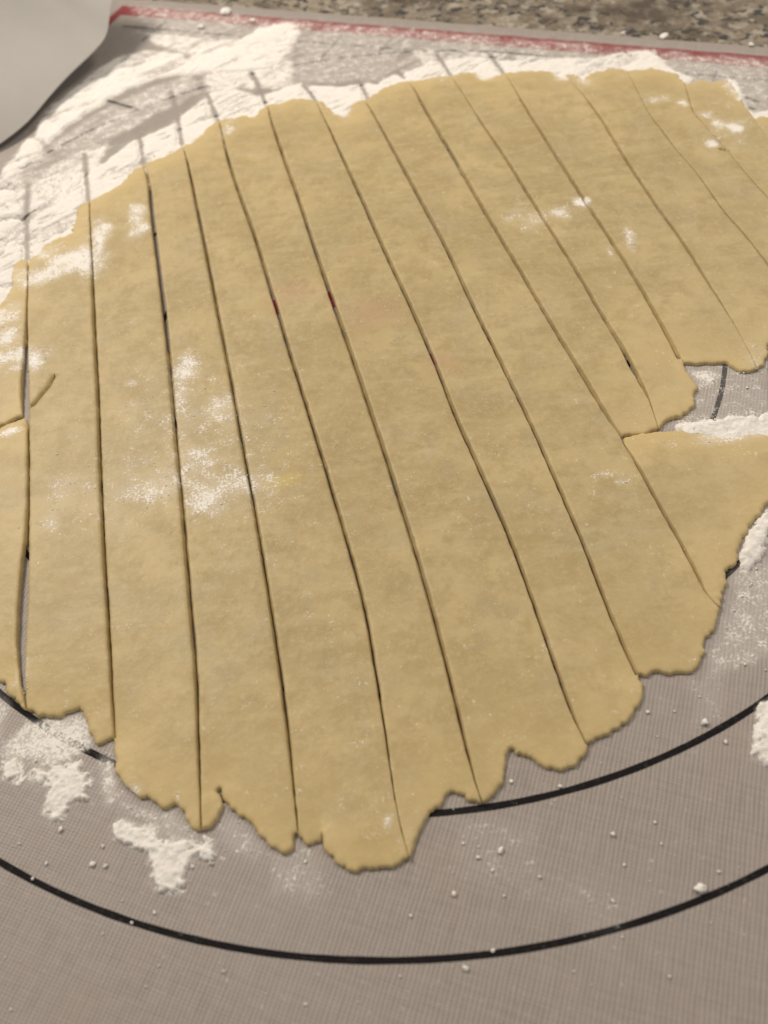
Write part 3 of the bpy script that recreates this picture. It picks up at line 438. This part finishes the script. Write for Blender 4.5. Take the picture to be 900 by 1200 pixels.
REDM = np.array(REDS); REDM = np.stack([REDM[:, 0], REDM[:, 0] * .62 + REDM[:, 1] * .38], 1)
def cut_side(i, side, lo=None, hi=None):
    """one lip of a cut: x, y, drop (how far that lip is rounded down)"""
    c = CUTP[i]
    if lo is not None: c = c[lo:hi]
    c = resample(chaikin(c, 2), .0010)
    tan = np.gradient(c[:, :2], axis=0); tan /= np.linalg.norm(tan, axis=1)[:, None] + 1e-12
    nr = np.stack([tan[:, 1], -tan[:, 0]], 1)           # points to the viewer's left when the cut runs towards the viewer
    nr *= np.where((nr[:, :1] > 0), -1, 1)              # always towards -x
    w = np.maximum(c[:, 2] * FAINT[i], .00012)
    jit = vnoise(c[:, 0] * 1, c[:, 1], .0016, 300 + i * 2 + (side > 0)) * .00009
    p = c[:, :2] - side * nr * (w / 2 + np.minimum(jit, w * .3))[:, None]
    drop = np.clip(w / .0008, .22, 1.0) * .9
    return np.concatenate([p, drop[:, None], -np.where(w < .00115, np.clip(w / 2 * (.95 + .50 * vnoise(c[:, 0], c[:, 1], .004, 350 + i)), 0, .0006), 0)[:, None] * (1 - .9 * np.exp(-(seg_dist(c[:, :2], REDM[:, 0], REDM[:, 1])[0] / .004) ** 2))[:, None]], 1)

def torn(P, seed, rag=.00035):
    """a torn rim: x, y, drop, 1"""
    c = resample(P, .00050)
    tan = np.gradient(c, axis=0); tan /= np.linalg.norm(tan, axis=1)[:, None] + 1e-12
    nr = np.stack([-tan[:, 1], tan[:, 0]], 1)
    env = np.minimum(np.arange(len(c)), np.arange(len(c))[::-1]) / 4.0
    k = (vnoise(c[:, 0], c[:, 1], .0022, seed) + .9 * vnoise(c[:, 0], c[:, 1], .0011, seed + 1) + .34 * RNG.uniform(-1, 1, len(c)) + .9 * np.minimum(0, vnoise(c[:, 0], c[:, 1], .0045, seed + 2) + .25) * 3) * rag * 1.25 * np.clip(env, 0, 1)
    c = c + nr * k[:, None]
    return np.concatenate([c, np.ones((len(c), 2))], 1)

GROOVE_ALL = [np.array(g) for g in GROOVES]
def dough_piece(bound, label, seed, thick=THICK):
    """bound: closed loop of x, y, drop, rim flag"""
    B = [bound[0]]
    for q in bound[1:]:
        if np.hypot(*(q[:2] - B[-1][:2])) > .00018: B.append(q)
    if np.hypot(*(B[0][:2] - B[-1][:2])) < .00018: B.pop()
    B = np.array(B); X = B[:, :2]
    area2 = (X[:, 0] * np.roll(X[:, 1], -1) - np.roll(X[:, 0], -1) * X[:, 1]).sum()
    if area2 < 0: B = B[::-1]; X = B[:, :2]
    A1, A2 = X, np.roll(X, -1, 0)
    tan = np.roll(X, -1, 0) - np.roll(X, 1, 0); tan /= np.linalg.norm(tan, axis=1)[:, None] + 1e-12
    nr = np.stack([-tan[:, 1], tan[:, 0]], 1)            # inward for a counter-clockwise loop
    cand = []
    for off in (.00016, .00042, .0009, .0020):
        q = X + nr * off
        d, _ = seg_dist(q, A1, A2)
        ok = inside(q, X) & (d > off * .85)
        qq = q[ok]
        if off > .001: qq = qq[::2]
        cand.append(qq)
    lo, hi = X.min(0), X.max(0); s = .0019
    gx, gy = np.meshgrid(np.arange(lo[0], hi[0], s), np.arange(lo[1], hi[1], s * .866))
    gx = gx + (np.arange(gx.shape[0]) % 2)[:, None] * s / 2
    g = np.stack([gx.ravel(), gy.ravel()], 1) + RNG.uniform(-.0003, .0003, (gx.size, 2))
    g = g[inside(g, X)]
    d, _ = seg_dist(g, A1, A2); g = g[d > .0029]
    cand.append(g)
    for gr in GROOVE_ALL:
        c = resample(gr, .0006); tn = np.gradient(c, axis=0); tn /= np.linalg.norm(tn, axis=1)[:, None]
        n2 = np.stack([-tn[:, 1], tn[:, 0]], 1)
        for o_ in (-.0012, -.0005, -.0002, 0, .0002, .0005, .0012):
            q = c + n2 * o_
            q = q[inside(q, X)]
            if len(q):
                dd, _ = seg_dist(q, A1, A2); cand.append(q[dd > .0003])
    Q = np.concatenate([X] + cand)
    n = len(X)
    vs, es, fs, *_ = delaunay_2d_cdt([Vector(v) for v in Q], [], [list(range(n))], 1, 1e-7)
    P = np.array([tuple(v) for v in vs])
    d, k = seg_dist(P, A1, A2)
    drop = np.maximum(B[k, 2], B[(k + 1) % len(B), 2]); rim = np.clip(np.minimum(B[k, 3], B[(k + 1) % len(B), 3]), 0, 1)
    R = np.where(rim > .5, .00085, .00045)
    u = 1 - np.clip(d / R, 0, 1)
    prof = np.sqrt(np.maximum(0, 1 - u * u * .96))
    prof = np.where(rim > .5, .52 + .48 * prof, .60 + .40 * prof)
    T = thick * (1 + .10 * fbm(P[:, 0], P[:, 1], .02, 700, 3) + .05 * fbm(P[:, 0], P[:, 1], .004, 720, 2))
    # torn rims are thinner than the middle of the sheet, and crumble slightly
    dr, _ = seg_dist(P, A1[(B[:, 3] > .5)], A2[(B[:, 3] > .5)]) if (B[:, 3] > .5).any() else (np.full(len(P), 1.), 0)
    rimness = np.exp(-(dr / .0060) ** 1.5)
    outer_glow = np.exp(-(dr / .020)) * np.clip(.8 + .6 * fbm(P[:, 0], P[:, 1], .014, 760, 3), 0, 1)
    T = T * (1 - .50 * rimness) * (1 + .16 * rimness * fbm(P[:, 0], P[:, 1], .0030, 740, 3, .7))
    z = T * (1 - drop * (1 - prof))
    for gr in GROOVE_ALL:
        dg, _ = seg_dist(P, gr[:-1], gr[1:])
        z -= np.where(d > .0002, .0016 * np.exp(-(dg / .00042) ** 2), 0)
    z = np.maximum(z, .0003)
    fl = blob_level(P, FLOUR_DOUGH) * np.clip(.85 + .5 * fbm(P[:, 0], P[:, 1], .007, 410, 3), .3, 1.2)
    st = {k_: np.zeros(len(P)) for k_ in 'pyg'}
    for x, y, rx, ry, kk in STAINS_AND_SHOW_THROUGH:
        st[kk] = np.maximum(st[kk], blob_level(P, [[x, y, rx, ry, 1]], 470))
    V = np.concatenate([P, (z + .00012)[:, None]], 1)
    F = [tuple(f) for f in fs]
    cnt = {}
    for f in F:
        for a, b in zip(f, f[1:] + f[:1]): cnt[(a, b)] = 1
    rim_e = [(a, b) for (a, b) in cnt if (b, a) not in cnt]
    low = {}
    V = list(map(tuple, V))
    rimness = list(rimness); outer_glow = list(outer_glow); fl = list(fl); S_ = {k_: list(v) for k_, v in st.items()}
    for a, b in rim_e:
        for q in (a, b):
            if q not in low:
                low[q] = len(V); b_ = int(k[q]); b_ = b_ if np.hypot(*(X[b_] - P[q])) <= np.hypot(*(X[(b_ + 1) % n] - P[q])) else (b_ + 1) % n
                fl_ = .00018 if B[b_, 3] > .5 else max(0., -B[b_, 3]); V.append((V[q][0] - nr[b_, 0] * fl_, V[q][1] - nr[b_, 1] * fl_, .00012))
                rimness.append(rimness[q]); outer_glow.append(outer_glow[q]); fl.append(fl[q] * .3)
                for k_ in S_: S_[k_].append(0)
    for a, b in rim_e: F.append((b, a, low[a], low[b]))
    o = mesh_obj('dough_strip', V, F, DOUGH, attrs={'flour': fl, 'rim': rimness, 'outer_glow': outer_glow, 'pink': S_['p'], 'yellow': S_['y'], 'grey': S_['g']})
    recentre(o)
    return tag(o, label, 'dough strip', 'pastry dough strips side by side on the mat')

TOPP, BOTP = np.array(TOP), np.array(BOT)
def near(L, p): return int(np.argmin(((L - p) ** 2).sum(1)))
LABELS = [
 'leftmost full-length dough strip, with a short curved crack',
 'dough strip with white flour smears at its narrow top, second full strip from the left',
 'dough strip holding much of the big flour dusting, deep notch at its foot',
 'dough strip with a small yellow spot and two ragged tips at its foot',
 'dough strip with a pinkish blush, ending in the broadest lobe nearest the viewer',
 'dough strip right of the reddest cut, its narrow foot touching the inner circle line',
 'plain dough strip with a rounded foot just above the inner circle line',
 'dough strip with a rounded foot reaching lower right, just left of the last smooth lobe',
 'dough strip running down to the smooth scalloped lobe at the right, beside the side gap',
 'short narrow dough strip stopping at the left end of the side gap',
 'dough strip with white flour flecks and a rounded end sticking into the side gap',
 'dough strip bounding the upper side of the gap with a wavy lower rim',
 'dough strip with scattered flour crumbs near the far edge, upper right',
 'dough strip at the upper right with a small dark dent, cut off by the frame',
 'outermost dough corner piece at the far upper right, beyond the pale last cut',
]
for i in range(15):
    left = cut_side(i, +1) if i != 8 else cut_side(8, +1, 0, 11)
    if i == 8:                                              # upper half of the ninth cut is this strip's left lip
        pass
    # rims
    t0 = near(TOPP, CUTP[i][0, :2])
    t1 = near(TOPP, CUTP[i + 1][0, :2]) if i < 14 else len(TOPP) - 1
    topline = TOPP[t0:t1 + 1]
    if i < 8:
        b0 = near(BOTP, CUTP[i][-1, :2]); b1 = near(BOTP, CUTP[i + 1][-1, :2])
        bot = BOTP[b0:b1 + 1]
    elif i == 8:
        bot = None
    if i < 8:
        right = cut_side(i + 1, -1)
    elif i < 14:
        right = cut_side(i + 1, -1)
        bot = np.array(GAP_EDGE[i - 8])
    else:
        right = None; bot = np.array(GAP_EDGE[5])
    a = torn(topline, 900 + i * 7, .0004)[::-1]             # right to left
    b = torn(bot, 1000 + i * 7, .0003)                       # left to right
    parts = [left, b[1:-1]]
    if right is not None: parts.append(right[::-1])
    parts.append(a[1:-1])
    dough_piece(np.concatenate(parts), LABELS[i], i)
# pieces beside the cuts
lipA = cut_side(0, -1, 0, 6)
dough_piece(np.concatenate([lipA, torn(PIECE_A, 1200)[::-1]]), 'torn dough scrap at the left side with a white flour band, above the dark tear', 30)
lipB = cut_side(0, -1, 6, 16)
dough_piece(np.concatenate([lipB, torn(PIECE_B, 1210)[::-1]]), 'dough sliver at the left side below the dark tear, beside the widest open cut', 31)
lipC = cut_side(8, +1, 11, 18)
dough_piece(np.concatenate([lipC, torn(PIECE_C, 1220)[::-1]]), 'broad triangular dough piece at the right side, below the side gap', 32)

# ---------------------------------------------------------------- flour that lies thick enough to have height
def flour_heap(name, polys, label, step, height, thr, kind=None, cat=None, seed=0, amp=.85, gain=.92, lump=.38):
    pts = np.concatenate([np.array(FLOUR_MAT[k][0]) for k in polys])
    lo, hi = np.maximum(pts.min(0), (-.17, -.2)) - .004, np.minimum(pts.max(0), (.16, .2)) + .004
    gx, gy = np.meshgrid(np.arange(lo[0], hi[0], step), np.arange(lo[1], hi[1], step))
    P = np.stack([gx.ravel(), gy.ravel()], 1)
    Fl = mat_flour(P, polys)
    e = Fl + amp * fbm(P[:, 0], P[:, 1], .0034 if amp > .6 else .009, 60 + seed, 5, gain) - thr - .04
    z = np.where(e > 0, height * (1 - np.exp(-np.maximum(e, 0) * 6)) * (.78 + .45 * fbm(P[:, 0], P[:, 1], .0040, 80 + seed, 3, .6) + lump * fbm(P[:, 0], P[:, 1], .0010, 180 + seed, 2, .8)), -.0002)
    z = np.maximum(z, -.00025)
    nu = gx.shape[1]; nv = gx.shape[0]
    on = (e > 0).reshape(nv, nu)
    cell = on[:-1, :-1] | on[1:, :-1] | on[:-1, 1:] | on[1:, 1:]
    js, is_ = np.nonzero(cell)
    a = js * nu + is_
    quads = np.stack([a, a + 1, a + 1 + nu, a + nu], 1)
    used = np.unique(quads); mp = np.full(nu * nv, -1); mp[used] = np.arange(len(used))
    V = np.concatenate([P[used], (z[used] + .00016)[:, None]], 1)
    o = mesh_obj(name, V, mp[quads], FLOUR)
    recentre(o)
    return tag(o, label, cat, None, kind)
flour_heap('flour_drift', [0, 1, 7, 8, len(FLOUR_MAT) - 5], 'white flour drift spread along the far and left rim of the dough sheet', .00048, .0006, .66, 'stuff', 'flour', 1, .45, .62, .12)
flour_heap('flour_drift', [2], 'long shaded flour drift on the mat beside the pale sheet at upper left', .0006, .0008, .52, 'stuff', 'flour', 2, .45, .62, .12)
flour_heap('flour_drift', [10], 'white flour ridge along the lower side of the gap at the right', .0005, .0009, .55, 'stuff', 'flour', 3)
flour_heap('flour_drift', [12], 'narrow white flour wedge against the torn right rim of the dough', .0005, .0010, .55, 'stuff', 'flour', 4)
flour_heap('flour_heap', [15], 'small flour heap on the black circle line at the right frame edge', .0004, .0014, .50, 'stuff', 'flour', 5)
flour_heap('flour_heap', [16], 'clumpy white flour heap at the lower left, left of the other heap', .00026, .00075, .56, 'stuff', 'flour', 6)
flour_heap('flour_heap', [20, 22], 'clumpy white flour heap below the dough at lower left, nearest the long circle line', .00026, .0008, .46, 'stuff', 'flour', 7)

# loose grains too many to count
ICO = None
def grains(name, P, base, r, label):
    base_v = np.array([(1, 0, 0), (-1, 0, 0), (0, 1, 0), (0, -1, 0), (0, 0, 1), (0, 0, -.6)], float)
    base_f = np.array([(0, 2, 4), (2, 1, 4), (1, 3, 4), (3, 0, 4), (2, 0, 5), (1, 2, 5), (3, 1, 5), (0, 3, 5)])
    n = len(P)
    V = base_v[None] * RNG.uniform(.55, 1.35, (n, 6, 1)) * r[:, None, None]
    a = RNG.uniform(0, 6.28, n); c, s = np.cos(a)[:, None], np.sin(a)[:, None]
    X = V[..., 0] * c - V[..., 1] * s; Y = V[..., 0] * s + V[..., 1] * c
    Z = V[..., 2] * .7 + base[:, None] + r[:, None] * .35
    V = np.stack([X + P[:, :1], Y + P[:, 1:2], Z], 2).reshape(-1, 3)
    F = (base_f[None] + (np.arange(n) * 6)[:, None, None]).reshape(-1, 3)
    return tag(mesh_obj(name, V, F, GRAIN, shade=True), label, 'flour', None, 'stuff')
W = RNG.uniform((-.15, -.19), (.14, .17), (60000, 2))
wt = mat_flour(W) * (.5 + .9 * np.clip(fbm(W[:, 0], W[:, 1], .012, 77, 3) + .2, 0, 1)) + .0006
keep = RNG.uniform(0, 1, len(W)) < wt * .5
W = W[keep]
grains('flour_grains', W, np.full(len(W), .00010), .00013 + .00030 * RNG.power(.35, len(W)), 'loose white flour grains scattered over the mat')

dg = bpy.context.evaluated_depsgraph_get()
W = RNG.uniform((-.12, -.14), (.12, .15), (45000, 2))
wt = blob_level(W, FLOUR_DOUGH) * np.clip(.45 + 1.2 * fbm(W[:, 0], W[:, 1], .006, 97, 3), 0.02, 1)
W = W[RNG.uniform(0, 1, len(W)) < np.minimum(1, wt * .9)]
zs = []
for x, y in W:
    hit, loc, nrm, idx, ob, mx = scene.ray_cast(dg, Vector((x, y, .02)), Vector((0, 0, -1)))
    zs.append(loc.z if hit and ob.name.startswith('dough_strip') else -1)
zs = np.array(zs); W = W[zs > 0]; zs = zs[zs > 0]
grains('flour_dusting', W, zs, .00010 + .00022 * RNG.power(.4, len(W)), 'white flour specks dusted over the dough strips')

# single crumbs one can pick out
CR_LABEL = ['largest flour lump, sitting just above the long circle line at the lower right',
 'oblong flour crumb right of the nearest dough lobe, biggest of the crumbs there', 'flour crumb lying just below the long circle line near the centre',
 'flour crumb touching the long circle line, right of its lowest point', 'flour crumb alone on bare mat midway between the two circle lines, right of centre',
 'flour crumb close to the broken inner circle line, right of the nearest dough lobe', 'small flour crumb below the oblong crumb, right of the nearest lobe',
 'flour crumb just below the right-hand dough lobes, above the inner circle line', 'flour crumb on the inner circle line at the right',
 'tiny flour crumb left of the largest lump, above the long circle line', 'tiny flour crumb on bare mat between the oblong crumb and the long circle line',
 'flour crumb fallen off the tip of the left flour heap', 'upper of the paired flour crumbs between the left heap and long circle line',
 'right one of the paired flour crumbs left of the second flour heap', 'flour crumb near the left rim of the second flour heap',
 'tiny flour crumb just below the notch between the two smooth right lobes', 'flour crumb below the inner circle line at the far right',
 'tiny flour crumb above the largest flour lump at the right', 'tiny flour crumb on bare mat at lower left, above the long circle line',
 'tiny flour crumb on the long circle line at the left', 'flour speck on the long circle line near the left frame edge',
 'flour blob covering the red border stripe left of the middle', 'flour blob just in front of the red stripe, at the left', 'small flour blob on the red stripe beside the larger blob',
 'little flour blob on the mat margin behind the red stripe, left one of three', 'flat flour smear on the mat margin behind the red stripe, middle of three',
 'flour smear at the far right of the mat margin behind the red stripe']
def crumb(x, y, rx, ry, label, seed):
    bm = bmesh.new(); bmesh.ops.create_icosphere(bm, subdivisions=3, radius=1)
    hgt = min(rx, ry) * (.6 if max(rx, ry) < .0016 else .28)
    rx *= .80; ry *= .80
    for v in bm.verts:
        c = v.co
        k = 1 + .42 * float(vnoise(c.x + c.z * .7, c.y - c.z * .6, .55, seed)) + .22 * float(vnoise(c.x - c.z, c.y + c.z, .22, seed + 3))
        v.co = Vector((c.x * rx * k, c.y * ry * k, max(c.z * hgt * k, -hgt * .5) + hgt * .5))
    me = bpy.data.meshes.new('flour_crumb'); bm.to_mesh(me); bm.free()
    me.polygons.foreach_set('use_smooth', [True] * len(me.polygons)); me.materials.append(FLOUR)
    o = bpy.data.objects.new('flour_crumb', me); o.location = (x, y, .0002); o.rotation_euler.z = seed * 1.3
    COL.objects.link(o)
    return tag(o, label, 'flour crumb', 'single flour crumbs on the mat')
for k, (x, y, rx, ry) in enumerate(CRUMBS):
    crumb(x, y, rx, min(ry, rx * 1.2), CR_LABEL[k], 500 + k)

# ---------------------------------------------------------------- pale sheet curling over the mat's left side
E_ = chaikin(np.array(SHEET_EDGE), 3)
E_ = resample(E_, .004)
tan = np.gradient(E_[:, :2], axis=0); tan /= np.linalg.norm(tan, axis=1)[:, None]
away = np.stack([tan[:, 1], -tan[:, 0]], 1)
away *= np.where((away[:, :1] > 0), -1, 1)
mean = np.array([-.80, .60]); away = away * .25 + mean * .75; away /= np.linalg.norm(away, axis=1)[:, None]
rows = []
ns = 36
for k in range(ns):
    s = .15 * (k / (ns - 1))
    z = E_[:, 2] + .55 * s + 1.6 * s * s + .0018 * np.sin(E_[:, 0] * 90 + s * 60)
    rows.append(np.concatenate([E_[:, :2] + away * s, z[:, None]], 1))
G = np.stack(rows)
n = len(E_)
V = G.reshape(-1, 3); F = [(j * n + i, j * n + i + 1, (j + 1) * n + i + 1, (j + 1) * n + i) for j in range(ns - 1) for i in range(n - 1)]
sheet = mesh_obj('paper_sheet', V, F, PAPER)
bm = bmesh.new(); bm.from_mesh(sheet.data); bmesh.ops.recalc_face_normals(bm, faces=bm.faces[:])
bmesh.ops.solidify(bm, geom=bm.faces[:], thickness=.0006)
bm.to_mesh(sheet.data); bm.free()
sheet.data.polygons.foreach_set('use_smooth', [True] * len(sheet.data.polygons))
sheet.data.set_sharp_from_angle(angle=math.radians(40))
recentre(sheet)
tag(sheet, 'smooth pale grey sheet curling up over the left border of the mat, out of focus', 'sheet')
